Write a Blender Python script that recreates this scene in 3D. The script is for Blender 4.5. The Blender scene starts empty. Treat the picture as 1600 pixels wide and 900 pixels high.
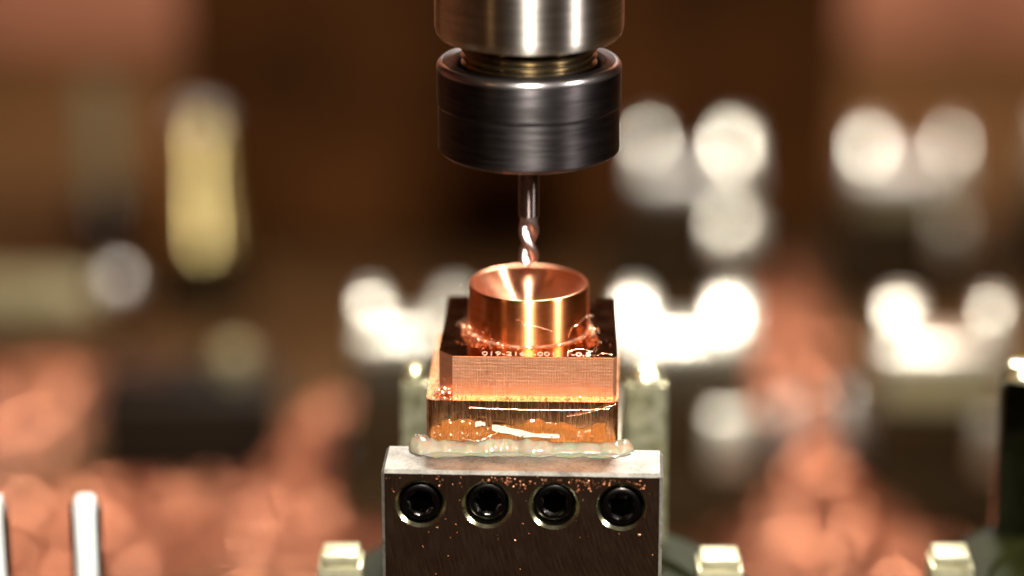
import bpy, bmesh, math, random
import numpy as np
from mathutils import Vector, Matrix, noise as mnoise
random.seed(7)
rng = np.random.default_rng(11)
S = 0.001                      # every length below is written in millimetres
SC = bpy.context.scene
COL = SC.collection
PI = math.pi

# ------------------------------------------------------------------ camera
cd = bpy.data.cameras.new('camera')
cam = bpy.data.objects.new('camera', cd)
COL.objects.link(cam)
PITCH, DIST = math.radians(18.3), 450.0
cam.location = (-2.52*S, -DIST*math.cos(PITCH)*S, (129.08 + DIST*math.sin(PITCH))*S)
cam.rotation_euler = (PI/2 - PITCH, 0, 0)
cd.sensor_width = 36.0
cd.lens = 36.0*4635/1600
cd.clip_start, cd.clip_end = 0.02, 20
cd.dof.use_dof = True
cd.dof.focus_distance = 438*S
cd.dof.aperture_fstop = cd.lens/22.0
cd.dof.aperture_blades = 0
SC.camera = cam

# ------------------------------------------------------------------ world, lamps, exposure
w = bpy.data.worlds.new('World'); SC.world = w; w.use_nodes = True
bg = w.node_tree.nodes['Background']
bg.inputs['Color'].default_value = (1.0, 0.45, 0.13, 1)
bg.inputs['Strength'].default_value = 0.035

def lamp(name, loc, aim, sx, sy, watts, col, spread=180):
    l = bpy.data.lights.new(name, 'AREA'); l.shape = 'RECTANGLE'
    l.size, l.size_y, l.energy, l.color, l.spread = sx*S, sy*S, watts, col, math.radians(spread)
    o = bpy.data.objects.new(name, l); COL.objects.link(o)
    o.location = Vector(loc)*S
    o.rotation_euler = (Vector(aim)-Vector(loc)).to_track_quat('-Z', 'Y').to_euler()
    return o
lamp('work_lamp_front', (8, -620, 520), (0, 0, 135), 34, 110, 0.50, (1, .95, .88), 32)
lamp('work_lamp_side', (560, -330, 470), (0, 0, 135), 34, 140, 0.31, (1, .93, .90), 36)
lamp('work_lamp_rear', (60, 560, 620), (20, 250, 40), 200, 120, 3.1, (1, .97, .90), 80)

lamp('warm_fill_left', (-560, -400, 330), (0, 0, 135), 200, 160, 0.22, (1, .58, .26), 60)  # added warm fill, lays an orange band on cup and spindle
lamp('wall_fill_light', (20, 470, 640), (20, 690, 60), 300, 60, 4.0, (1, .86, .74), 120)  # added fill, brightens the rear wall only

SC.render.engine = 'CYCLES'
SC.cycles.use_denoising = True
SC.cycles.max_bounces = 10
SC.cycles.sample_clamp_indirect = 6
SC.cycles.caustics_reflective = False
SC.cycles.caustics_refractive = False
SC.view_settings.view_transform = 'Standard'
SC.view_settings.look = 'None'
SC.view_settings.exposure = 0
SC.view_settings.gamma = 1

# ------------------------------------------------------------------ material helpers
class NT:
    def __init__(s, name):
        s.m = bpy.data.materials.new(name); s.m.use_nodes = True
        s.t = s.m.node_tree; s.p = s.t.nodes['Principled BSDF']
        s._xyz = None
    def n(s, kind, **kw):
        nd = s.t.nodes.new(kind)
        for k, v in kw.items():
            if k in nd.inputs.keys(): s.put(nd.inputs[k], v)
            else: setattr(nd, k, v)
        return nd
    def put(s, sock, v):
        if isinstance(v, bpy.types.NodeSocket): s.t.links.new(v, sock)
        else: sock.default_value = v
    def math(s, op, a, b=None):
        nd = s.t.nodes.new('ShaderNodeMath'); nd.operation = op
        s.put(nd.inputs[0], a)
        if b is not None: s.put(nd.inputs[1], b)
        return nd.outputs[0]
    def mm(s):                       # object coordinates in millimetres
        if s._xyz is None:
            tc = s.n('ShaderNodeTexCoord')
            mp = s.n('ShaderNodeVectorMath', operation='SCALE'); mp.inputs['Scale'].default_value = 1000
            s.t.links.new(tc.outputs['Object'], mp.inputs[0])
            s._v = mp.outputs[0]
            sx = s.n('ShaderNodeSeparateXYZ'); s.t.links.new(s._v, sx.inputs[0])
            s._xyz = sx.outputs
        return s._v
    def xyz(s): s.mm(); return s._xyz
    def vec(s, x, y, z):
        c = s.n('ShaderNodeCombineXYZ')
        for i, v in enumerate((x, y, z)): s.put(c.inputs[i], v)
        return c.outputs[0]
    def noise(s, scale, detail=3, vec=None, rough=.55):
        nd = s.n('ShaderNodeTexNoise', Scale=scale, Detail=detail, Roughness=rough)
        s.put(nd.inputs['Vector'], vec if vec is not None else s.mm())
        return nd.outputs[0]
    def ramp(s, f, stops):
        r = s.n('ShaderNodeValToRGB'); s.put(r.inputs[0], f)
        el = r.color_ramp.elements
        while len(el) < len(stops): el.new(.5)
        for e, (p, c) in zip(el, stops):
            e.position = p; e.color = (c, c, c, 1) if not hasattr(c, '__len__') else (*c, 1)
        return r.outputs[0]
    def bump(s, h, strength, dist, prev=None):
        b = s.n('ShaderNodeBump', Strength=strength, Distance=dist*S)
        s.put(b.inputs['Height'], h)
        if prev is not None: s.put(b.inputs['Normal'], prev)
        return b.outputs[0]
    def set(s, **kw):
        for k, v in kw.items(): s.put(s.p.inputs[k.replace('_', ' ')], v)
        return s.m

ROT = 0.25
def turned(name, col, rough, aniso, groove=0.5, gstr=.25, streak=0.3, dark=None, metal=1.0):
    """lathe-turned metal: fine rings round local Z, streaks along the turning direction"""
    k = NT(name); x, y, z = k.xyz()
    ang = k.math('ARCTAN2', y, x); rad = k.math('SQRT', k.math('ADD', k.math('MULTIPLY', x, x), k.math('MULTIPLY', y, y)))
    v = k.vec(k.math('MULTIPLY', ang, .8), k.math('MULTIPLY', rad, 3.5), k.math('MULTIPLY', z, 3.5))
    n1 = k.noise(1.0, 5, v, .7)
    v2 = k.vec(k.math('MULTIPLY', ang, 2.2), k.math('MULTIPLY', rad, 1.6), k.math('MULTIPLY', z, 1.6))
    n2 = k.noise(1.0, 3, v2)
    d = dark or tuple(c*.72 for c in col)
    k.put(k.p.inputs['Base Color'], k.ramp(n2, [(.35, d), (.65, col)]))
    r = k.math('ADD', k.math('MULTIPLY', k.math('SUBTRACT', n1, .5), streak), rough)
    rings = k.math('SINE', k.math('MULTIPLY', k.math('ADD', z, rad), 2*PI/groove))
    h = k.math('ADD', k.math('MULTIPLY', rings, .5), n1)
    tg = k.n('ShaderNodeTangent', direction_type='RADIAL', axis='Z')
    k.set(Metallic=metal, Roughness=r, Anisotropic=aniso, Anisotropic_Rotation=ROT, Normal=k.bump(h, gstr, .02))
    k.t.links.new(tg.outputs[0], k.p.inputs['Tangent'])
    return k.m

def ground_steel(name, col, rough, var=.12, scale=.5, bump=.15, stain=None, metal=1.0):
    k = NT(name)
    n = k.noise(scale, 5, None, .65); f = k.noise(scale*9, 3)
    lo = stain or tuple(c*.6 for c in col)
    k.put(k.p.inputs['Base Color'], k.ramp(n, [(.32, lo), (.6, col)]))
    r = k.math('ADD', k.math('MULTIPLY', k.math('SUBTRACT', f, .5), var*2), rough)
    return k.set(Metallic=metal, Roughness=r, Normal=k.bump(f, bump, .05))

COPPER = (.95, .40, .16)
M = {}
M['spindle'] = turned('brushed_spindle_steel', (.74, .68, .60), .31, .98, .25, .05, .10)
M['neck'] = turned('oiled_thread_steel', (.36, .29, .18), .20, .3, .3, .05, .1)
M['nut'] = turned('blackened_nut_steel', (.060, .053, .053), .42, .75, .35, .08, .2, (.034, .030, .030))
M['rim'] = turned('highlight_rim_steel', (.40, .37, .36), .28, .3, .3, .04, .15)  # lighter than the nut, so its top edge reads as a highlight
M['shank'] = turned('carbide', (.22, .18, .17), .34, .97, .3, .03, .06)
M['flute'] = ground_steel('bright_carbide', (.56, .42, .38), .34, .1, 2)
M['cup'] = turned('turned_copper', COPPER, .31, .97, .42, .10, .12, (.84, .32, .11))
M['funnel'] = turned('polished_copper', (.90, .44, .26), .37, 1.0, .9, .02, .05, (.78, .34, .18))

def mk_block_top():
    k = NT('mirror_copper'); n = k.noise(.35, 4); f = k.noise(3, 4)
    k.put(k.p.inputs['Base Color'], k.ramp(n, [(.35, (.84, .36, .16)), (.65, (.90, .42, .21))]))
    r = k.ramp(n, [(.3, .05), (.7, .09)])
    return k.set(Metallic=1.0, Roughness=r, Normal=k.bump(f, .02, .02))
M['mirror'] = mk_block_top()

def mk_milled():
    k = NT('milled_copper'); x, y, z = k.xyz()
    n = k.noise(.35, 5, None, .7); n2 = k.noise(.8, 3)
    wob = k.math('MULTIPLY', n2, .35)
    vert = k.math('SINE', k.math('MULTIPLY', k.math('ADD', x, wob), 2*PI/.40))
    hor = k.math('SINE', k.math('MULTIPLY', k.math('ADD', z, wob), 2*PI/.55))
    fine = k.noise(1.0, 5, k.vec(k.math('MULTIPLY', x, 11), y, k.math('MULTIPLY', z, .4)), .7)
    lay = k.noise(1.0, 4, k.vec(k.math('MULTIPLY', x, .3), y, k.math('MULTIPLY', z, 3.5)), .7)
    amp = k.ramp(n, [(.35, .05), (.65, .6)])
    h = k.math('ADD', k.math('ADD', k.math('MULTIPLY', vert, k.math('MULTIPLY', amp, .5)), k.math('MULTIPLY', hor, k.math('MULTIPLY', amp, .35))),
               k.math('ADD', k.math('MULTIPLY', fine, 1.3), k.math('MULTIPLY', lay, 1.2)))
    k.put(k.p.inputs['Base Color'], k.ramp(lay, [(.3, (.86, .36, .17)), (.7, (.96, .50, .30))]))
    r = k.math('ADD', k.math('MULTIPLY', fine, .25), .30)
    return k.set(Metallic=1.0, Roughness=r, Normal=k.bump(h, .8, .035))
M['milled'] = mk_milled()

def mk_base_copper():
    k = NT('scuffed_copper'); x, y, z = k.xyz()
    fine = k.noise(1.0, 4, k.vec(k.math('MULTIPLY', x, 7), y, k.math('MULTIPLY', z, .35)))
    n = k.noise(.6, 4)
    k.put(k.p.inputs['Base Color'], k.ramp(n, [(.35, (.62, .27, .11)), (.65, (.86, .42, .21))]))
    return k.set(Metallic=1.0, Roughness=k.math('ADD', k.math('MULTIPLY', fine, .3), .1), Normal=k.bump(fine, .35, .03))
M['scuffed'] = mk_base_copper()

def mk_chip(name, a, b, rough=.34):
    k = NT(name); n = k.noise(.25, 5, None, .7)
    k.put(k.p.inputs['Base Color'], k.ramp(n, [(.35, a), (.65, b)]))
    return k.set(Metallic=.85, Roughness=rough)
M['chip'] = mk_chip('copper_chip', (.36, .125, .058), (.58, .24, .14), .28)
M['speck'] = mk_chip('oily_copper_speck', (.30, .12, .05), (.66, .33, .18), .45)
M['swarf'] = mk_chip('bright_copper_swarf', (.9, .42, .2), (.98, .6, .4), .25)
k = NT('chip_bed'); n = k.noise(.3, 6, None, .75); n2 = k.noise(.035, 4)
k.put(k.p.inputs['Base Color'], k.ramp(k.math('ADD', k.math('MULTIPLY', n, .35), k.math('MULTIPLY', n2, .65)),
      [(.40, (.05, .032, .015)), (.5, (.20, .075, .036)), (.6, (.30, .12, .065))]))
M['bed'] = k.set(Metallic=.35, Roughness=.5, Normal=k.bump(n, .9, 1.2))
M['table'] = ground_steel('oily_table', (.060, .028, .009), .6, .12, .02, .1, (.035, .016, .005), .0)
M['wall'] = ground_steel('copper_dusted_sheet', (.68, .29, .17), .6, .1, .02, .1, (.36, .15, .08), .2)
M['darkwall'] = ground_steel('dark_brown_column', (.090, .029, .005), .7, .1, .03, .1, (.040, .013, .002), .0)

def mk_plate_front():
    k = NT('flycut_steel'); x, y, z = k.xyz()
    dx = k.math('SUBTRACT', x, 46); dz = k.math('SUBTRACT', z, 28.5)
    n = k.noise(.22, 4); f = k.noise(2.2, 4)
    d = k.math('SQRT', k.math('ADD', k.math('MULTIPLY', dx, dx), k.math('MULTIPLY', dz, dz)))
    arc = k.math('SINE', k.math('MULTIPLY', d, 2*PI/.72))
    scr = k.noise(1.0, 3, k.vec(k.math('MULTIPLY', d, 6), k.math('MULTIPLY', k.math('ARCTAN2', dz, dx), 14), 0))
    k.put(k.p.inputs['Base Color'], k.ramp(n, [(.3, (.52, .36, .24)), (.7, (.74, .54, .38))]))
    r = k.math('ADD', k.math('MULTIPLY', scr, .14), .12)
    h = k.math('ADD', k.math('MULTIPLY', arc, .5), scr)
    return k.set(Metallic=1.0, Roughness=r, Normal=k.bump(h, .4, .03, k.bump(f, .06, .02)))
M['plate'] = mk_plate_front()
k = NT('worn_top_steel'); n = k.noise(.25, 5, None, .7); f = k.noise(2.5, 5, None, .7)
k.put(k.p.inputs['Base Color'], k.ramp(k.math('ADD', k.math('MULTIPLY', n, .6), k.math('MULTIPLY', f, .4)),
      [(.36, (.085, .076, .062)), (.46, (.175, .16, .135)), (.64, (.31, .29, .245))]))
M['platetop'] = k.set(Metallic=.75, Roughness=k.math('ADD', k.math('MULTIPLY', f, .25), .45), Normal=k.bump(f, .35, .05))
M['bright'] = ground_steel('satin_steel', (.80, .78, .72), .38, .1, .3, .15, (.62, .60, .54), .8)
M['white'] = ground_steel('pale_painted_steel', (.78, .80, .76), .35, .1, .4, .1, (.66, .68, .64), .0)
M['facet'] = ground_steel('ground_facet_steel', (.84, .80, .68), .28, .05, .3, .05, (.72, .68, .54))
M['blackpost'] = ground_steel('oily_black_post', (.10, .10, .055), .16, .08, .25, .1, (.03, .032, .012), 1.0)
M['pad'] = ground_steel('oily_pad_steel', (.46, .43, .28), .4, .1, .4, .15, (.30, .28, .15), .6)
M['post'] = ground_steel('polished_post_steel', (.74, .72, .48), .22, .12, .35, .25, (.16, .17, .05), .85)  # pale and dark blotches stand in for reflections on the posts
M['grey'] = ground_steel('grey_steel', (.15, .135, .095), .4, .1, .2, .1)
M['cream'] = ground_steel('cream_painted_steel', (.24, .20, .11), .45, .1, .15, .1, (.17, .14, .07), .0)
M['dark'] = ground_steel('dark_base_steel', (.026, .014, .005), .5, .1, .12, .1, (.014, .008, .003), .0)
M['disc'] = ground_steel('oily_black_chuck', (.016, .018, .004), .5, .12, .15, .1, (.008, .008, .003), .0)
M['nearblack'] = ground_steel('near_black_brown', (.012, .007, .004), .6, .1, .12, .1, (.006, .004, .002), .0)  # near-black brown for the dark clamp's body
M['nearblack'].node_tree.nodes['Principled BSDF'].inputs['Specular IOR Level'].default_value = .05
M['black'] = ground_steel('black_oxide', (.060, .056, .052), .22, .06, 1.2, .06, None, 1.0)
M['bore'] = ground_steel('oily_bore_steel', (.52, .49, .30), .2, .08, 1, .1)
M['brass'] = turned('oily_brass', (.92, .74, .32), .29, 1.0, .6, .02, .02)
M['olive'] = ground_steel('olive_hose', (.26, .22, .11), .45, .1, .1, .05, None, .1)
k = NT('milky_adhesive'); n = k.noise(.9, 4)
M['glue'] = k.set(Base_Color=(.72, .58, .41, 1), Roughness=.09, Subsurface_Weight=1.0, Subsurface_Scale=.0016, IOR=1.46,
                  Transmission_Weight=.66, Normal=k.bump(n, .12, .1))
k = NT('amber_adhesive'); n = k.noise(.7, 2)
M['amber'] = k.set(Base_Color=(.90, .56, .22, 1), Roughness=.06, IOR=1.45, Transmission_Weight=.92, Normal=k.bump(n, .5, .2))
k = NT('white_tape'); n = k.noise(1.5, 3)
k.put(k.p.inputs['Base Color'], k.ramp(n, [(.3, (.42, .38, .25)), (.7, (.58, .55, .40))]))
M['tape'] = k.set(Roughness=.4, Normal=k.bump(n, .3, .1))
M['mark'] = ground_steel('etched_mark', (.92, .62, .48), .5, .1, 2, .2, (.8, .45, .3), .6)

for nm, lv in (('disc', .04), ('darkwall', .1), ('table', .06), ('dark', .06), ('cream', .2)):   # specular cut to hold down the rear lamp's glare
    M[nm].node_tree.nodes['Principled BSDF'].inputs['Specular IOR Level'].default_value = lv

# ------------------------------------------------------------------ object helpers
def tag(o, label=None, cat=None, group=None, kind=None):
    if label: o['label'] = label
    if cat: o['category'] = cat
    if group: o['group'] = group
    if kind: o['kind'] = kind
    return o
def empty(name, loc, rz=0, **kw):
    o = bpy.data.objects.new(name, None); COL.objects.link(o)
    o.empty_display_size = .005
    o.location = Vector(loc)*S; o.rotation_euler = (0, 0, math.radians(rz))
    return tag(o, **kw)
def finish(bm, ang=35, mm=True):
    if mm: bmesh.ops.scale(bm, vec=(S, S, S), verts=bm.verts)
    bmesh.ops.recalc_face_normals(bm, faces=bm.faces)
    lim = math.radians(ang)
    for f in bm.faces: f.smooth = True
    for e in bm.edges:
        if len(e.link_faces) == 2 and e.calc_face_angle(0) > lim: e.smooth = False
    me = bpy.data.meshes.new('m'); bm.to_mesh(me); bm.free()
    return me
def obj(name, bm, mat, parent=None, loc=None, rz=0, **kw):
    me = finish(bm) if isinstance(bm, bmesh.types.BMesh) else bm
    me.name = name
    if mat: me.materials.append(M[mat])
    o = bpy.data.objects.new(name, me); COL.objects.link(o)
    if parent: o.parent = parent
    if loc: o.location = Vector(loc)*S
    if rz: o.rotation_euler.z = math.radians(rz)
    return tag(o, **kw)
def box(x0, x1, y0, y1, z0, z1, bev=.3, seg=2):
    bm = bmesh.new(); bmesh.ops.create_cube(bm, size=1)
    for v in bm.verts:
        v.co = Vector((x0 if v.co.x < 0 else x1, y0 if v.co.y < 0 else y1, z0 if v.co.z < 0 else z1))
    if bev: bmesh.ops.bevel(bm, geom=list(bm.edges), offset=bev, segments=seg, profile=.6, affect='EDGES')
    return bm
def prism(pts, z0, z1, bev=0, seg=2):
    bm = bmesh.new()
    a = [bm.verts.new((x, y, z0)) for x, y in pts]; b = [bm.verts.new((x, y, z1)) for x, y in pts]
    n = len(pts)
    for i in range(n): bm.faces.new((a[i], a[(i+1) % n], b[(i+1) % n], b[i]))
    bm.faces.new(a[::-1]); bm.faces.new(b)
    if bev: bmesh.ops.bevel(bm, geom=list(bm.edges), offset=bev, segments=seg, profile=.6, affect='EDGES')
    return bm
def lathe(prof, n=96, cx=0, cy=0, rmod=None):
    """prof: (radius, z) list; radius 0 closes on the axis"""
    bm = bmesh.new(); rows = []
    for r, z in prof:
        if r <= 1e-6: rows.append([bm.verts.new((cx, cy, z))]); continue
        row = []
        for i in range(n):
            t = 2*PI*i/n; rr = rmod(r, t, z) if rmod else r
            row.append(bm.verts.new((cx+rr*math.cos(t), cy+rr*math.sin(t), z)))
        rows.append(row)
    for a, b in zip(rows, rows[1:]):
        for i in range(n):
            j = (i+1) % n
            if len(a) == 1 and len(b) == 1: continue
            if len(a) == 1: bm.faces.new((a[0], b[j], b[i]))
            elif len(b) == 1: bm.faces.new((a[i], a[j], b[0]))
            else: bm.faces.new((a[i], a[j], b[j], b[i]))
    return bm
def tube(pts, rad, n=6):
    bm = bmesh.new(); rows = []
    P = [Vector(p) for p in pts]
    for i, p in enumerate(P):
        t = (P[min(i+1, len(P)-1)]-P[max(i-1, 0)]).normalized()
        a = t.orthogonal().normalized(); b = t.cross(a)
        r = rad if not hasattr(rad, '__len__') else rad[i]
        rows.append([bm.verts.new(p + (a*math.cos(2*PI*q/n)+b*math.sin(2*PI*q/n))*r) for q in range(n)])
    for a, b in zip(rows, rows[1:]):
        for q in range(n): bm.faces.new((a[q], a[(q+1) % n], b[(q+1) % n], b[q]))
    bm.faces.new(rows[0][::-1]); bm.faces.new(rows[-1])
    return bm
def smooth_path(ctrl, n=24):
    out = []; C = [Vector(c) for c in ctrl]; C = [C[0]]+C+[C[-1]]
    for i in range(1, len(C)-2):
        for s in range(n):
            t = s/n; p0, p1, p2, p3 = C[i-1:i+3]
            out.append(.5*((2*p1)+(p2-p0)*t+(2*p0-5*p1+4*p2-p3)*t*t+(3*p1-p0-3*p2+p3)*t**3))
    out.append(C[-2]); return out

# ------------------------------------------------------------------ setting: chip-covered table, rear wall
obj('table', box(-1500, 1500, -1200, 1600, -20, 0, 1), 'table', kind='structure')
obj('reflector_wall', box(-520, -510, -700, 500, .05, 520, 1), 'wall', kind='structure')  # unseen wall, added for its coppery reflection in spindle and cup
obj('back_wall', box(-900, 900, 690, 700, .05, 520, 1), 'wall', kind='structure')
def chips(name, cx, cy, cz, size, mat, parent=None, flat=.5, asp=(.18, .4), **kw):
    N = len(cx); seg = 4
    L = size*rng.uniform(.5, 1.4, N); W = L*rng.uniform(*asp, N); C = rng.uniform(.4, 2.6, N)
    yaw = rng.uniform(0, 2*PI, N); tl = rng.normal(0, flat, N); rl = rng.normal(0, flat, N)
    s = np.linspace(-.5, .5, seg+1)
    a = C[:, None]*s[None]                       # bent strip
    px = np.sin(a)/C[:, None]*L[:, None]; pz = (1-np.cos(a))/C[:, None]*L[:, None]
    tw = rng.normal(0, .8, N)[:, None]*s[None]
    V = np.zeros((N, seg+1, 2, 3))
    for q, sg in enumerate((-.5, .5)):
        V[:, :, q, 0] = px; V[:, :, q, 1] = sg*W[:, None]*np.cos(tw); V[:, :, q, 2] = pz+sg*W[:, None]*np.sin(tw)
    def rot(V, ang, i, j):
        c, sn = np.cos(ang)[:, None, None], np.sin(ang)[:, None, None]
        A, B = V[..., i].copy(), V[..., j].copy(); V[..., i] = A*c-B*sn; V[..., j] = A*sn+B*c
    rot(V, tl, 0, 2); rot(V, rl, 1, 2); rot(V, yaw, 0, 1)
    V += np.stack([cx, cy, cz], -1)[:, None, None, :]
    b = np.arange(N)[:, None]*(seg+1)*2 + np.arange(seg)[None]*2
    F = np.stack([b, b+1, b+3, b+2], -1).reshape(-1, 4)
    me = bpy.data.meshes.new(name); me.from_pydata((V.reshape(-1, 3)*S).tolist(), [], F.tolist())
    for p in me.polygons: p.use_smooth = True
    return obj(name, me, mat, parent, **kw)
# heaps of loose copper chips: far too many chips to count
def heap(cx, cy, sx, sy, hgt, N, seed, label):
    r = np.random.default_rng(seed); ph = r.uniform(0, 6, 6)
    def hz_(x, y):
        a = np.arctan2(y/sy, x/sx); q = np.hypot(x/sx, y/sy)
        edge = 1+.14*np.sin(2*a+ph[0])+.1*np.sin(3*a+ph[1])+.07*np.sin(5*a+ph[2])
        return hgt*np.clip(1-(q/edge)**1.6, -.03, 1)*(1+.12*np.sin(x*.22+ph[3])+.12*np.sin(y*.17+ph[4]))
    n = 60; g = np.linspace(-1.3, 1.3, n); gx, gy = np.meshgrid(g*sx, g*sy)
    z = hz_(gx, gy); z = z+np.where(z > 0, r.normal(0, .5, z.shape), 0)
    idx = np.arange(n*n).reshape(n, n); keep = (z[:-1, :-1] > -.2) | (z[1:, 1:] > -.2)
    F = np.stack([idx[:-1, :-1], idx[:-1, 1:], idx[1:, 1:], idx[1:, :-1]], -1)[keep]
    me = bpy.data.meshes.new('heap'); me.from_pydata((np.stack([gx, gy, z], -1).reshape(-1, 3)*S).tolist(), [], F.tolist())
    for p in me.polygons: p.use_smooth = True
    o = obj('copper_chip_heap', me, 'bed', None, (cx, cy, 0), label=label, cat='chips', kind='stuff')
    px, py = r.uniform(-1.15, 1.15, N)*sx, r.uniform(-1.15, 1.15, N)*sy
    pz = hz_(px, py); ok = (pz > 0) | (r.uniform(0, 1, N) < .12)
    chips('loose_chips', px[ok], py[ok], np.maximum(pz[ok], 0)+r.uniform(.2, 1.6, ok.sum()), 4.0, 'chip', o, kind='stuff')
heap(68, 214, 30, 62, 12, 4600, 1, 'bright heap of copper chips running back between the right-hand fixtures')
heap(70, 352, 13, 80, 5, 1500, 2, 'low band of copper chips farther back between the right-hand fixtures')
heap(-88, 204, 60, 32, 7, 5200, 3, 'wide heap of copper chips across the lower left')
heap(-48, 246, 16, 30, 13, 2600, 4, 'narrow mound of copper chips right of the dark clamp')
heap(-132, 285, 26, 34, 5, 900, 5, 'brownish scatter of copper chips at the left below the hose')

# ------------------------------------------------------------------ chucks (round black body, square pads, posts)
def chuck(loc, rz, label, pads, posts, pmat='post'):
    t = empty('pallet_chuck', loc, rz, label=label, cat='chuck', group='round pallet chucks')
    obj('body', lathe([(0, 0), (36, 0), (36.5, .6), (36.5, 76), (34.5, 79.2), (33.5, 80), (26, 80), (25.5, 78.8), (0, 78.8)], 96), 'disc', t)
    for x, y, wx, wy, zt in pads:
        p = obj('pad', box(-wx/2, wx/2, -wy/2, wy/2, 79.5, zt-1.6, .3), 'pad', t, (x, y, 0))
        obj('pad_cap', box(-wx/2+.5, wx/2-.5, -wy/2+.5, wy/2-.5, zt-1.62, zt, .5, 3), 'pad', p)
    for x, y, wx, wy, zt in posts:
        p = obj('post', box(-wx/2, wx/2, -wy/2, wy/2, 78.7, zt-2.5, .5, 3), pmat, t, (x, y, 0))
        obj('post_cap', lathe([(0, zt), (wx*.30, zt-.1), (wx*.34, zt-.3), (wx*.47, zt-2.3), (wx*.47, zt-2.6), (0, zt-2.6)], 40), 'post', p)  # coned so the cap returns the front lamp's glint
    return t
chuck((2, -6, 0), 0, 'dark round chuck under the steel holder with the copper electrode',
      [(-31, 2, 6.8, 6.8, 87.8), (27.6, 2, 7.0, 6.8, 87.2)], [(-20.0, 26, 4.6, 6, 109.8), (17.0, 26, 6.6, 6, 109.6)])
chuck((98, -2, 0), 0, 'dark round chuck at the right edge of the picture',
      [(-32, 2, 6.6, 6.6, 86.0)], [(-18.2, 24, 7.0, 6, 109.4)], 'blackpost')

def bar(x, y, label):
    t = empty('upright_bar', (x, y, 0), 4, label=label, cat='bar', group='slim upright bars')
    obj('foot', box(-6, 6, -6, 6, 0, 8, .6), 'dark', t)
    obj('shaft', box(-1.6, 1.6, -2, 2, 7.9, 91.6, .9, 4), 'white', t)
    obj('side_rail', box(1.75, 2.4, -1.2, 2.2, 7.9, 90, .3), 'black', t)
    obj('side_rail', box(-2.4, -1.75, -1.2, 2.2, 7.9, 90, .3), 'black', t)
bar(-70.2, 8, 'slim white steel bar standing upright near the lower left corner')
bar(-85.0, 8, 'slim steel bar cut off by the left edge of the picture')

# ------------------------------------------------------------------ steel holder with four set screws
h = empty('electrode_holder', (-1.1, -25, 79.9), -2.6, label='steel holder block with four socket screws under the copper electrode', cat='holder')
HT = 29.1
SCR = [(-14.85, 23.9), (-5.05, 23.9), (4.75, 23.9), (14.6, 23.9)]
pb = box(-20.6, 20.6, 0, 10.2, 0, HT-.0, .48, 1)
me_p = finish(pb, 30); me_p.materials.append(M['plate']); me_p.materials.append(M['bore']); me_p.materials.append(M['platetop'])
tmp = bpy.data.objects.new('tmp', me_p); COL.objects.link(tmp)
cuts = []
for x, z in SCR:
    c = lathe([(0, -1), (3.75, -1), (3.75, -.02), (3.28, .45), (3.28, 9.6), (0, 9.6)], 64)
    bmesh.ops.rotate(c, verts=c.verts, cent=(0, 0, 0), matrix=Matrix.Rotation(-PI/2, 3, 'X'))
    bmesh.ops.translate(c, verts=c.verts, vec=(x, 0, z))
    mc = finish(c); mc.materials.append(M['plate']); mc.materials.append(M['bore'])
    for p in mc.polygons: p.material_index = 1
    o = bpy.data.objects.new('cut', mc); COL.objects.link(o); cuts.append(o)
    md = tmp.modifiers.new('b', 'BOOLEAN'); md.operation = 'DIFFERENCE'; md.object = o; md.solver = 'EXACT'
    md.material_mode = 'TRANSFER'
bpy.context.view_layer.update()
me2 = bpy.data.meshes.new_from_object(tmp.evaluated_get(bpy.context.evaluated_depsgraph_get()))
for o in cuts+[tmp]: bpy.data.objects.remove(o)
for p in me2.polygons:
    if p.material_index != 1 and (p.normal.z > .55 or max(abs(c) for c in p.normal) < .95): p.material_index = 2  # bevels take the top's finish too, to draw an edge highlight
for p in me2.polygons:
    if p.material_index != 1: p.use_smooth = False
plate = obj('front_plate', me2, None, h)
obj('rear_body', box(-14.5, 14.5, 10.25, 39, 0, HT-.05, .5), 'grey', h)

def hexr(t, a): return a/math.cos(((t+PI/6) % (PI/3))-PI/6)
def set_screw(x, z, depth, rot, tilt):
    """socket set screw, axis along -Y; built round Z then turned"""
    bm = bmesh.new(); n = 72; rows = []
    prof = [(2.98, -8.2, 0), (2.98, -.55, 0), (2.80, -.2, 0), (2.35, 0, 0), (2.02, -.05, 0), (1.72, -.30, 1), (1.60, -.45, 1), (1.60, -7.6, 1)]
    for r, zz, hx in prof:
        rows.append([bm.verts.new(((hexr(2*PI*i/n, r) if hx else r)*math.cos(2*PI*i/n), (hexr(2*PI*i/n, r) if hx else r)*math.sin(2*PI*i/n), zz)) for i in range(n)])
    for a, b in zip(rows, rows[1:]):
        for i in range(n): bm.faces.new((a[i], a[(i+1) % n], b[(i+1) % n], b[i]))
    bm.faces.new(rows[-1]); bm.faces.new(rows[0][::-1])
    R = Matrix.Rotation(PI/2, 3, 'X') @ Matrix.Rotation(tilt, 3, 'X') @ Matrix.Rotation(math.radians(rot), 3, 'Z')
    bmesh.ops.rotate(bm, verts=bm.verts, cent=(0, 0, 0), matrix=R)
    return obj('set_screw', bm, 'black', h, (x, depth, z))
for (x, z), dp, ro, ti in zip(SCR, (.35, 1.15, 1.05, .25), (14, 30, 0, 8), (.02, -.02, .03, -.03)):
    set_screw(x, z, dp, ro, ti)
# copper specks stuck to the oily front face
n = 250
sx = rng.uniform(-20, 20, n); sz = HT-.7-np.abs(rng.normal(0, 1, n))*rng.choice([1.3, 9], n, p=[.45, .55])
sx[:150] = rng.uniform(-6, 18, 150); sz[:150] = HT-.9-np.abs(rng.normal(0, 1.2, 150))
ok = np.all([np.hypot(sx-a, sz-b) > 3.9 for a, b in SCR], axis=0); sx, sz, n = sx[ok], sz[ok], ok.sum()
chips('copper_specks', sx, np.full(n, -.06), sz, .27, 'speck', h, 1.0, (.5, 1.0), kind='stuff')

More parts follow.
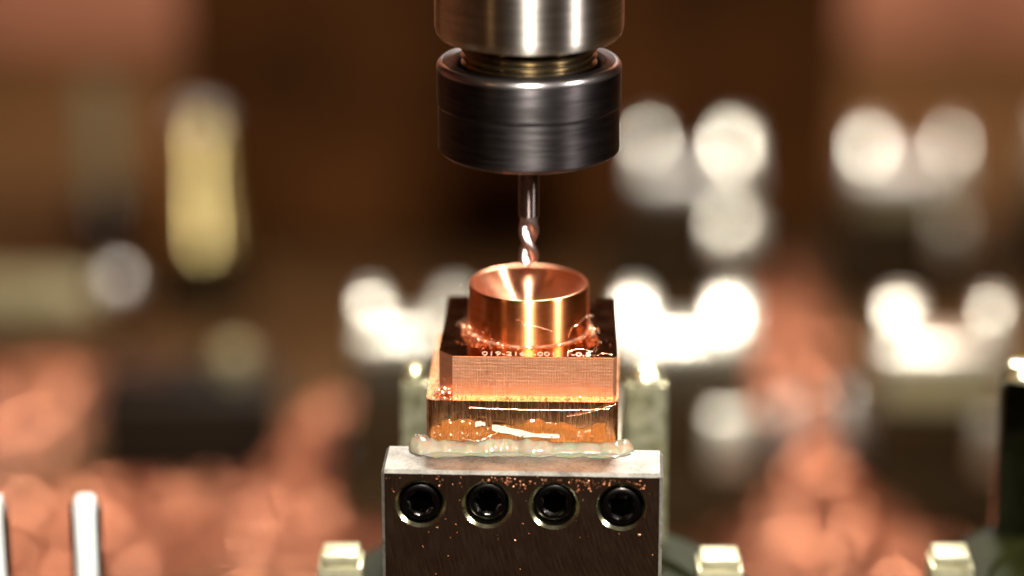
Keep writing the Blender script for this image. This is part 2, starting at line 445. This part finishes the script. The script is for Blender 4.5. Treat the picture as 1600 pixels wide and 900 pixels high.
# ------------------------------------------------------------------ copper electrode
e = empty('copper_electrode', (0, 0, 109.0), -2.0, label='copper electrode blank with round cup on a square block glued to the holder', cat='electrode')
def rrect(x0, x1, y0, y1, r, n=6):
    out = []
    for cx, cy, a0 in ((x1-r, y1-r, 0), (x0+r, y1-r, 90), (x0+r, y0+r, 180), (x1-r, y0+r, 270)):
        for i in range(n+1):
            a = math.radians(a0+90*i/n); out.append((cx+r*math.cos(a), cy+r*math.sin(a)))
    return out
bb = prism(rrect(-14.75, 13.75, -15.6, 15.4, 1.4), 0, 7.55)
bmesh.ops.bevel(bb, geom=[ed for ed in bb.edges if abs(ed.verts[0].co.z-ed.verts[1].co.z) < 1e-5 and ed.verts[0].co.z > 7], offset=.12, segments=2, affect='EDGES')
obj('base', bb, 'scuffed', e)
pts = [(-13.0, 14.4), (-13.0, -10.9), (-10.9, -13.3), (12.95, -13.3), (13.5, -12.7), (13.5, 14.4)]
ub = prism(pts, 7.5, 13.72)
bmesh.ops.bevel(ub, geom=[ed for ed in ub.edges if ed.verts[0].co.z > 13 and ed.verts[1].co.z > 13], offset=.07, segments=2, affect='EDGES')
me = finish(ub, 20); me.materials.append(M['milled']); me.materials.append(M['mirror'])
for p in me.polygons:
    if p.normal.z > .8: p.material_index = 1
obj('block', me, None, e)
# the cup: turned wall with a funnel inside
cup = obj('cup', lathe([(9.14, 13.7), (9.14, 20.5), (9.08, 20.8), (8.95, 20.97)], 160), 'cup', e)
obj('funnel', lathe([(8.95, 20.97), (8.72, 21.0), (8.55, 20.93), (8.35, 20.6), (7.8, 19.85), (6.8, 18.8), (5.4, 17.6), (4.0, 16.5), (2.6, 15.4), (1.4, 14.6), (.6, 14.25), (0, 14.2)], 160), 'funnel', cup)
obj('burr', lathe([(9.15, 13.74), (9.34, 13.74), (9.28, 13.86), (9.15, 13.98)], 120, rmod=lambda r, t, z: r if r < 9.3 else r+.1*math.sin(7*t)*math.sin(13*t+1)), 'swarf', cup)
# stamped number along the front of the block's top
fc = bpy.data.curves.new('number', 'FONT'); fc.body = '019-2161-001  1-0.5'
fc.size = 2.55; fc.extrude = .025; fc.offset = .0; fc.space_character = 1.0
fo = bpy.data.objects.new('t', fc); COL.objects.link(fo)
bpy.context.view_layer.update()
tm = bpy.data.meshes.new_from_object(fo.evaluated_get(bpy.context.evaluated_depsgraph_get()))
bpy.data.objects.remove(fo)
vx = np.array([v.co.x for v in tm.vertices]); wdt = vx.max()-vx.min(); kx = 16.2/wdt
for v in tm.vertices:
    v.co = Vector(((v.co.x-vx.min())*kx*S, v.co.y*S*.92, v.co.z*S))
obj('stamped_number', tm, 'mark', e, (-6.6, -12.75, 13.75))
# swarf lying round the cup's foot
n = 620
th = rng.uniform(0, 2*PI, n); rr = 9.25+np.abs(rng.normal(0, .22, n))
th[:300] = rng.normal(math.radians(206), .30, 300); rr[:300] = 9.3+np.abs(rng.normal(0, .62, 300))
cl = rng.normal(0, .35, (90, 2)); ca = math.radians(-22)
swx = np.concatenate([rr*np.cos(th), 10.5*math.cos(ca)+cl[:, 0]*1.2]); swy = np.concatenate([rr*np.sin(th), 10.5*math.sin(ca)+cl[:, 1]])
swz = np.concatenate([13.8+np.abs(rng.normal(0, .2, n)), 13.9+rng.uniform(0, 1.2, 90)]); swz[:300] += np.abs(rng.normal(0, .45, 300))
chips('copper_swarf', swx, swy, swz, .36, 'swarf', e, 1.0, kind='stuff')
n = 60
chips('copper_dust', rng.uniform(-12.5, 13, n), rng.uniform(-13, 13, n), np.full(n, 13.82), .3, 'swarf', e, .5, kind='stuff')
n = 150
bx = rng.uniform(-14, 13, n); 
chips('ledge_swarf', bx, rng.uniform(-15.4, -13.5, n), np.full(n, 7.68), .4, 'swarf', e, .7, kind='stuff')
n = 60
chips('corner_swarf', rng.normal(-12.6, .6, n), rng.normal(-12.8, .5, n), 7.7+np.abs(rng.normal(0, .7, n)), .6, 'swarf', e, 1.0, kind='stuff')

# ------------------------------------------------------------------ adhesive
def bead():
    bm = bmesh.new(); rows = []; nu, nv = 150, 20
    for i in range(nu+1):
        u = i/nu; x = -17.4+33.6*u
        endf = min(1, math.sqrt(max(0, 1-((u-.06)/.06)**2)) if u < .06 else 1, math.sqrt(max(0, 1-((u-.9)/.1)**2)) if u > .9 else 1)
        fat = 1.0+.28*math.exp(-((u-.06)/.07)**2)-.22*max(0, (u-.55))
        wob = .16*math.sin(x*.9)+.09*math.sin(x*2.1+1)+.04*math.sin(x*3.7+2)
        hh = (1.45*fat+wob+.3*math.sin(x*.35+2.2))*max(endf, .02); dd = (2.5*fat+wob*.8+.25*math.sin(x*.6))*max(endf, .02)
        row = []
        for j in range(nv+1):
            a = PI/2*j/nv
            nz = mnoise.noise((x*.9, a*1.2, 3.1))*.22+mnoise.noise((x*2.3, a*2.5, 7.7))*.10
            foot = .35*mnoise.noise((x*.8, 0, 1.7))*(1-j/nv)**2
            # from the holder top in front up and over to the copper face
            row.append(bm.verts.new((x, -15.5-(dd+foot+nz*.6)*math.cos(a)**.8, (hh+nz)*math.sin(a)**1.15)))
        rows.append(row)
    back = [bm.verts.new((r[0].co.x, -14.8, -.02)) for r in rows]; btop = [bm.verts.new((r[0].co.x, -14.8, r[-1].co.z*.98)) for r in rows]
    for i in range(nu):
        a, b = rows[i], rows[i+1]
        for j in range(nv): bm.faces.new((a[j], a[j+1], b[j+1], b[j]))
        bm.faces.new((back[i], a[0], b[0], back[i+1])); bm.faces.new((a[-1], btop[i], btop[i+1], b[-1])); bm.faces.new((btop[i], back[i], back[i+1], btop[i+1]))
    bm.faces.new(rows[0]+[btop[0], back[0]]); bm.faces.new((rows[-1]+[btop[-1], back[-1]])[::-1])
    return bm
g = obj('adhesive_bead', bead(), 'glue', None, (0, 0, 109.06), -2.0, label='milky bead of adhesive along the foot of the copper electrode', cat='adhesive')
n = 170
gx = rng.uniform(-16.5, 13.5, n); gx[:70] = rng.uniform(-13, -5, 70)
chips('glue_chips', gx, -15.9-rng.uniform(0, 1.6, n), rng.choice([.2, 2.3], n, p=[.5, .5])+rng.uniform(-.1, .5, n), .5, 'swarf', g, .9, kind='stuff')
def skin():
    bm = bmesh.new(); nu, nv = 110, 8; rows = []
    for i in range(nu+1):
        x = -16.6+32.6*i/nu; env = min(1, (x+16.6)/2, (16-x)/2.5)
        reach = (2.0+1.1*mnoise.noise((x*.35, 4.2, 0))+.5*mnoise.noise((x*1.1, 9, 0)))*max(.05, env)
        rows.append([bm.verts.new((x, -17.0-reach*j/nv, (.02+.16*(1-(j/nv)**3)*(1+.4*mnoise.noise((x, j*.4, 2)))))) for j in range(nv+1)])
    for a, b in zip(rows, rows[1:]):
        for j in range(nv): bm.faces.new((a[j], a[j+1], b[j+1], b[j]))
    return bm
obj('wet_skin', skin(), 'glue', g, label='thin wet skin of adhesive spread over the holder top')
def film():
    bm = bmesh.new(); nu, nv = 120, 14; rows = []
    for i in range(nu+1):
        x = -14+27.3*i/nu
        top = 4.1+.5*math.sin(x*.5+.5)+.25*math.sin(x*1.3)+.08*math.sin(x*3.7)-(1.9 if x > 12 else 0)-(.9 if x < -12.5 else 0)
        row = []
        for j in range(nv+1):
            v = j/nv; th = (.45+.14*math.sin(x*.8+v*2.5)+.06*math.sin(x*1.9-v*4))*(1-v**6)
            row.append(bm.verts.new((x, -15.68-th, 1.3+(top-1.3)*v)))
        rows.append(row)
    for a, b in zip(rows, rows[1:]):
        for j in range(nv): bm.faces.new((a[j], a[j+1], b[j+1], b[j]))
    r = bmesh.ops.solidify(bm, geom=list(bm.faces), thickness=.05)
    return bm
obj('amber_film', film(), 'amber', g, label='glossy amber smear of adhesive above the bead')
def strip(ctrl, wid, thick, mat, name, **kw):
    P = smooth_path(ctrl, 10); bm = bmesh.new(); rows = []
    for i, p in enumerate(P):
        t = i/(len(P)-1); wv = wid*(.55+.45*math.sin(PI*min(1, t*1.3+.15)))*(1+.15*math.sin(t*17))
        rows.append([bm.verts.new(p+Vector((0, y, z))) for y, z in ((0, wv/2), (-thick, wv/2), (-thick, -wv/2), (0, -wv/2))])
    for a, b in zip(rows, rows[1:]):
        for q in range(4): bm.faces.new((a[q], a[(q+1) % 4], b[(q+1) % 4], b[q]))
    bm.faces.new(rows[0][::-1]); bm.faces.new(rows[-1])
    return obj(name, bm, mat, None, (0, 0, 109), -2.0, **kw)
strip([(-4.9, -16.45, 3.7), (-2.5, -16.5, 3.25), (0, -16.55, 2.75), (2.6, -16.55, 2.55), (5.1, -16.5, 2.45)], 1.05, .12, 'tape', 'tape_scrap',
      label='long pale white scrap of tape stuck in the adhesive', cat='tape')
strip([(-7.4, -16.4, 4.15), (-6.6, -16.5, 4.35), (-5.9, -16.45, 4.2)], .8, .2, 'tape', 'tape_scrap',
      label='small white fleck of tape left of the long scrap', cat='tape')

# hair-thin copper turnings, one by one
def hair(ctrl, rad, label):
    P = smooth_path(ctrl, 10)
    P = [p+Vector((random.gauss(0, .03), random.gauss(0, .02), random.gauss(0, .03))) for p in P]
    obj('copper_turning', tube(P, rad, 5), 'swarf', None, (0, 0, 109), -2.0, label=label, cat='turning')
def oncup(a, z, r=9.2): a = math.radians(a); return (r*math.sin(a), -r*math.cos(a), z)
hair([oncup(-10, 18.0), oncup(-6, 18.05, 9.35), oncup(-2, 17.3), oncup(10, 17.0), oncup(24, 16.1)], .035, 'long hair-thin copper turning crossing the front of the cup')
hair([oncup(42, 14.6), oncup(47, 15.9), oncup(55, 16.3, 9.4), oncup(66, 16.9, 9.6), oncup(76, 16.6, 10.2)], .04, 'wavy copper turning on the right side of the cup')
hair([(6.2, -11.2, 13.9), (8.2, -11.0, 14.3), (9.6, -11.4, 14.0), (10.2, -11, 14.4)], .03, 'short copper turning on the block between cup and number')
hair([(9.9, -12.4, 13.85), (10.6, -12.8, 13.95), (11.2, -12.2, 14.0), (12.8, -12.4, 13.88)], .03, 'curled copper turning at the end of the stamped number')
hair([(10.2, -11.8, 14), (10.5, -12, 14.6), (10.4, -12.2, 15.0)], .04, 'tiny upright copper turning beside the stamped number')
hair([(-8.3, -15.75, 6.55), (-2, -15.8, 6.35), (5, -15.8, 6.3), (12.5, -15.75, 6.6)], .018, 'long straight copper turning along the face of the base')
hair([(6.1, -15.75, 5.3), (8, -15.9, 5.7), (10.5, -16, 6.4), (13.4, -15.9, 7.4)], .045, 'slanting copper turning at the right of the base')
hair([(-9.5, -17.4, 2.4), (-7, -18, 2.1), (-5, -17.7, 2.9), (-3.8, -17, 3.3)], .045, 'curved copper turning lying across the adhesive bead')

# ------------------------------------------------------------------ tool holder with collet nut, and the end mill
t = empty('tool_holder', (0, 0, 150.4), 0, label='steel tool holder with black collet nut above the electrode', cat='tool holder')
t['label'] = 'steel tool holder with black collet nut hanging above the electrode'
obj('spindle_nose', lathe([(0, 17.9), (9.6, 17.9), (12.6, 17.9), (13.3, 18.1), (13.75, 18.6), (14.0, 19.6), (14.0, 90), (0, 90)], 160), 'spindle', t)
prof = [(9.9, 10)]
for i in range(5):
    z = 13.6+i*1.05; prof += [(9.55, z), (9.95, z+.22), (10.15, z+.5), (9.95, z+.78)]
prof += [(9.5, 18.9)]
obj('thread_neck', lathe(prof, 128), 'neck', t)
RN = 13.72
def nutmod(r, a, z):
    if r < 12 or z > 9.5: return r
    zs = 7.7+.55*abs(math.cos(3*a+.5))-.25*math.cos(6*a+1.0)
    q = min(1, max(0, (zs-z)/.45)); q = q*q*(3-2*q)
    return r-.2*q*(1-.35*math.cos(6*a+1.0))
nut = obj('collet_nut', lathe([(3.2, .9), (6.5, .9), (7.2, .05), (12.3, 0), (13.2, .35), (RN, .95)]+[(RN, z) for z in np.linspace(1.4, 9.6, 60)]+
    [(RN, 13.55), (RN-.1, 13.85), (RN-.35, 14.15), (RN-.7, 14.27), (11.5, 14.3), (11.3, 14.15), (10.9, 13.75), (10.7, 13.2), (10.65, 9), (3.2, 9), (3.2, .9)], 240, rmod=nutmod), 'nut', t)
obj('highlight_rim', lathe([(RN+.02, 13.2), (RN+.02, 13.5), (RN-.06, 13.82), (RN-.28, 14.14), (RN-.6, 14.3), (RN-.9, 14.31)], 200), 'rim', nut)  # rim highlight built as a band of lighter metal
obj('collet', lathe([(1.62, .3), (2.2, .25), (5.4, .3), (6.3, .85), (6.3, 4), (1.62, 4), (1.62, .3)], 64), 'neck', nut)
m = empty('end_mill', (0, 0, 133.0), 0, label='thin two-flute end mill held in the collet above the cup', cat='end mill')
obj('shank', lathe([(0, 30), (1.56, 30), (1.56, 7.9), (1.50, 7.5), (0, 7.4)], 64), 'shank', m)
def flutes():
    bm = bmesh.new(); n = 40; rows = []; st = 70
    for i in range(st+1):
        z = 7.6*i/st; tw = -z*2*PI/8.2+.9
        mix = min(1, max(0, (7.6-z)/1.6)); row = []
        for q in range(n):
            a = 2*PI*q/n; c = math.cos(a); sn = math.sin(a)
            lobe = abs(math.cos(a))**1.1
            r = 1.52*(1-mix)+mix*(.62+.9*lobe)
            if z < .3: r *= .72+.93*z
            row.append(bm.verts.new((r*math.cos(a+tw), r*math.sin(a+tw), z)))
        rows.append(row)
    for a, b in zip(rows, rows[1:]):
        for q in range(n): bm.faces.new((a[q], a[(q+1) % n], b[(q+1) % n], b[q]))
    bm.faces.new(rows[0][::-1]); bm.faces.new(rows[-1])
    return bm
obj('flutes', flutes(), 'flute', m)

# ------------------------------------------------------------------ blurred fixtures behind
def wedge(x0, x1, y0, y1, z0, z1, lean, bev=.5):
    """block whose front face leans back by lean degrees"""
    bm = box(x0, x1, y0, y1, z0, z1, 0); d = (z1-z0)*math.tan(math.radians(lean))
    for v in bm.verts:
        if v.co.z > (z0+z1)/2 and v.co.y < (y0+y1)/2: v.co.y += d
    bmesh.ops.bevel(bm, geom=list(bm.edges), offset=bev, segments=2, profile=.6, affect='EDGES')
    return bm
def fixture(loc, rz, hgt, label, wide=30, lugs=((6, 22), (8, 22)), lugh=.2, foot=8, body='grey', slean=12, bar=20):  # lug, step and bar fronts tilted to mirror the front lamp brightly
    t = empty('lugged_fixture', loc, rz, label=label, cat='fixture', group='lugged steel fixtures behind the electrode')
    H = hgt; hb = H*(1-lugh)
    obj('base', box(-wide*.78, wide*.78, -14, 26, 0, H*.30, 1), 'dark', t)
    obj('pedestal', box(-wide*.6, wide*.6, -8, 22, H*.30, H*.55, .8), 'dark', t)
    obj('step', wedge(wide/2-foot, wide/2+1, -13, -8.2, H*.30, H*.55, slean, .6), 'facet', t)
    obj('body', box(-wide/2, wide/2, -6, 14, H*.55, hb-5, .8), body, t)
    obj('cross_bar', wedge(-wide/2-.5, wide/2+.5, -8, 6, hb-5, hb, bar, .5), 'facet' if bar > 10 else 'bright', t)
    for x0, (wl, lean) in ((-wide/2, lugs[0]), (wide/2-lugs[1][0], lugs[1])):
        l = obj('lug', wedge(x0, x0+wl, -6, 4, hb, H, lean, .5), 'facet', t)
        obj('lug_screw', lathe([(0, H+.9), (1.0, H+.8), (1.5, H+.3), (1.5, H-.6), (0, H-.6)], 24, x0+wl/2, 1.6), 'bright', l)
    for q in (-1, 1):
        obj('cap_screw', lathe([(0, H*.30+5), (2.6, H*.30+5), (3, H*.30+4.4), (3, H*.30-.1), (0, H*.30-.1)], 32), 'black', t, (q*wide*.68, -9, 0))
fixture((37.3, 219, 0), 0, 55, 'bright lugged steel fixture just right of the copper block', 29, ((6, 24), (8, 24)), .14, 9, 'grey', 10, 13)
fixture((97, 219, 0), -3, 53.5, 'bright lugged steel fixture at lower right beyond the copper chips', 27, ((7, 15.5), (5, 14)), .17, 6, 'cream', 5, 12)
fixture((-25.0, 221, 0), 4, 54.5, 'lugged steel fixture half hidden behind the left of the copper block', 25, ((5, 14), (7, 16.5)), .13, 5, 'grey', 6, 11)
fixture((49.5, 386, 0), 2, 49, 'far lugged steel fixture right of the black collet nut', 30, ((4, 15), (7, 20)), .2, 9, 'grey', 13, 8)
fixture((110.5, 386, 0), -2, 48, 'far lugged steel fixture in the upper right before the copper-coloured wall', 28, ((6, 20), (4, 17)), .17, 5, 'cream', 6, 8)
fixture((164, 388, 0), 5, 53, 'far lugged steel fixture cut off by the right edge', 30, ((4, 12), (6, 14)), .2, 6, 'cream', 10, 5)

def pin(x, y, hh, label):
    t = empty('dowel_pin', (x, y, 0), 0, label=label, cat='pin', group='dowel pins among the chips')
    obj('shaft', lathe([(0, 0), (2.6, 0), (2.6, hh-12.05), (0, hh-12.05)], 32), 'grey', t)
    obj('head', lathe([(0, hh-12), (3.0, hh-12), (3.2, hh-11.5), (1.6, hh-.8), (1.0, hh), (0, hh+.1)], 32), 'bright', t)  # cone shaped to send back the front lamp's glint
pin(62.6, 226, 27, 'left one of the two pale pins standing in the copper chips')
pin(76.6, 232, 27, 'right one of the two pale pins standing in the copper chips')

# left side
c = empty('brass_canister', (-90.5, 378, 0), 0, label='shiny brass-coloured cylinder with a bright white streak at upper left', cat='cylinder')
obj('pedestal', lathe([(0, 0), (15, 0), (15, 8), (9, 10), (9, 19), (0, 19)], 64), 'dark', c)
obj('body', lathe([(0, 19), (13.2, 19), (13.9, 19.8), (8.4, 49), (7.8, 51.6), (6.4, 53), (0, 53)], 80), 'brass', c)  # tapered so the front lamp's streak shows brighter
obj('cap', lathe([(0, 53.02), (6, 53.02), (6, 55), (5, 56), (0, 56.2)], 48), 'bright', c)
p = empty('grey_post', (-125.5, 430, 0), 0, label='grey upright post left of the brass-coloured cylinder', cat='post')
obj('foot', lathe([(0, 0), (9, 0), (9, 14), (7, 17), (0, 17)], 48), 'black', p)
obj('shaft', lathe([(0, 17), (5, 17), (5, 50), (4, 51.5), (0, 51.8)], 48), 'cream', p)
hz = empty('ribbed_hose', (-137, 330, 10), 0, label='olive ribbed hose at the left edge', cat='hose')
for i in range(9):
    r = lathe([(6.5, -1.1), (8, -.6), (8, .6), (6.5, 1.1)], 40)
    bmesh.ops.rotate(r, verts=r.verts, cent=(0, 0, 0), matrix=Matrix.Rotation(PI/2, 3, 'Y') @ Matrix.Rotation(.3, 3, 'X'))
    obj('rib', r, 'cream', hz, (-16+i*3.6, 0, 6))
cr = lathe([(0, -24), (6.4, -24), (6.4, 24), (0, 24)], 40)
bmesh.ops.rotate(cr, verts=cr.verts, cent=(0, 0, 0), matrix=Matrix.Rotation(PI/2, 3, 'Y'))
obj('core', cr, 'olive', hz, (-2, 0, 6))
b = empty('ball_stud', (-105.2, 306, 0), 0, label='small round polished ball stud right of the ribbed hose', cat='stud')
obj('stem', lathe([(0, 0), (4, 0), (4, 6), (2, 8), (2, 26), (0, 26)], 32), 'black', b)
obj('ball', lathe([(0, 25)]+[(4*math.sin(a), 29-4*math.cos(a)) for a in np.linspace(.3, PI-.1, 14)]+[(0, 33)], 32), 'bright', b)
f = empty('dark_clamp', (-81, 252, 0), 3, label='low dark clamp block on the chips at left', cat='clamp')
obj('body', box(-22, 22, -12, 12, 0, 22, 1.2), 'nearblack', f)
obj('jaw', box(-21, 6, -6, 10, 22.05, 25, 1), 'black', f)
obj('knob', lathe([(0, 30), (3, 29.6), (4.2, 28), (4.2, 24.5), (3, 22.05), (0, 22.05)], 40), 'cream', f, (11, 2, 0))
obj('dark_column', box(-102, 98, 440, 500, -4, 330, 3), 'darkwall', label='dark brown casting behind the tool holder', cat='column')  # plain dark brown block across the middle of the background
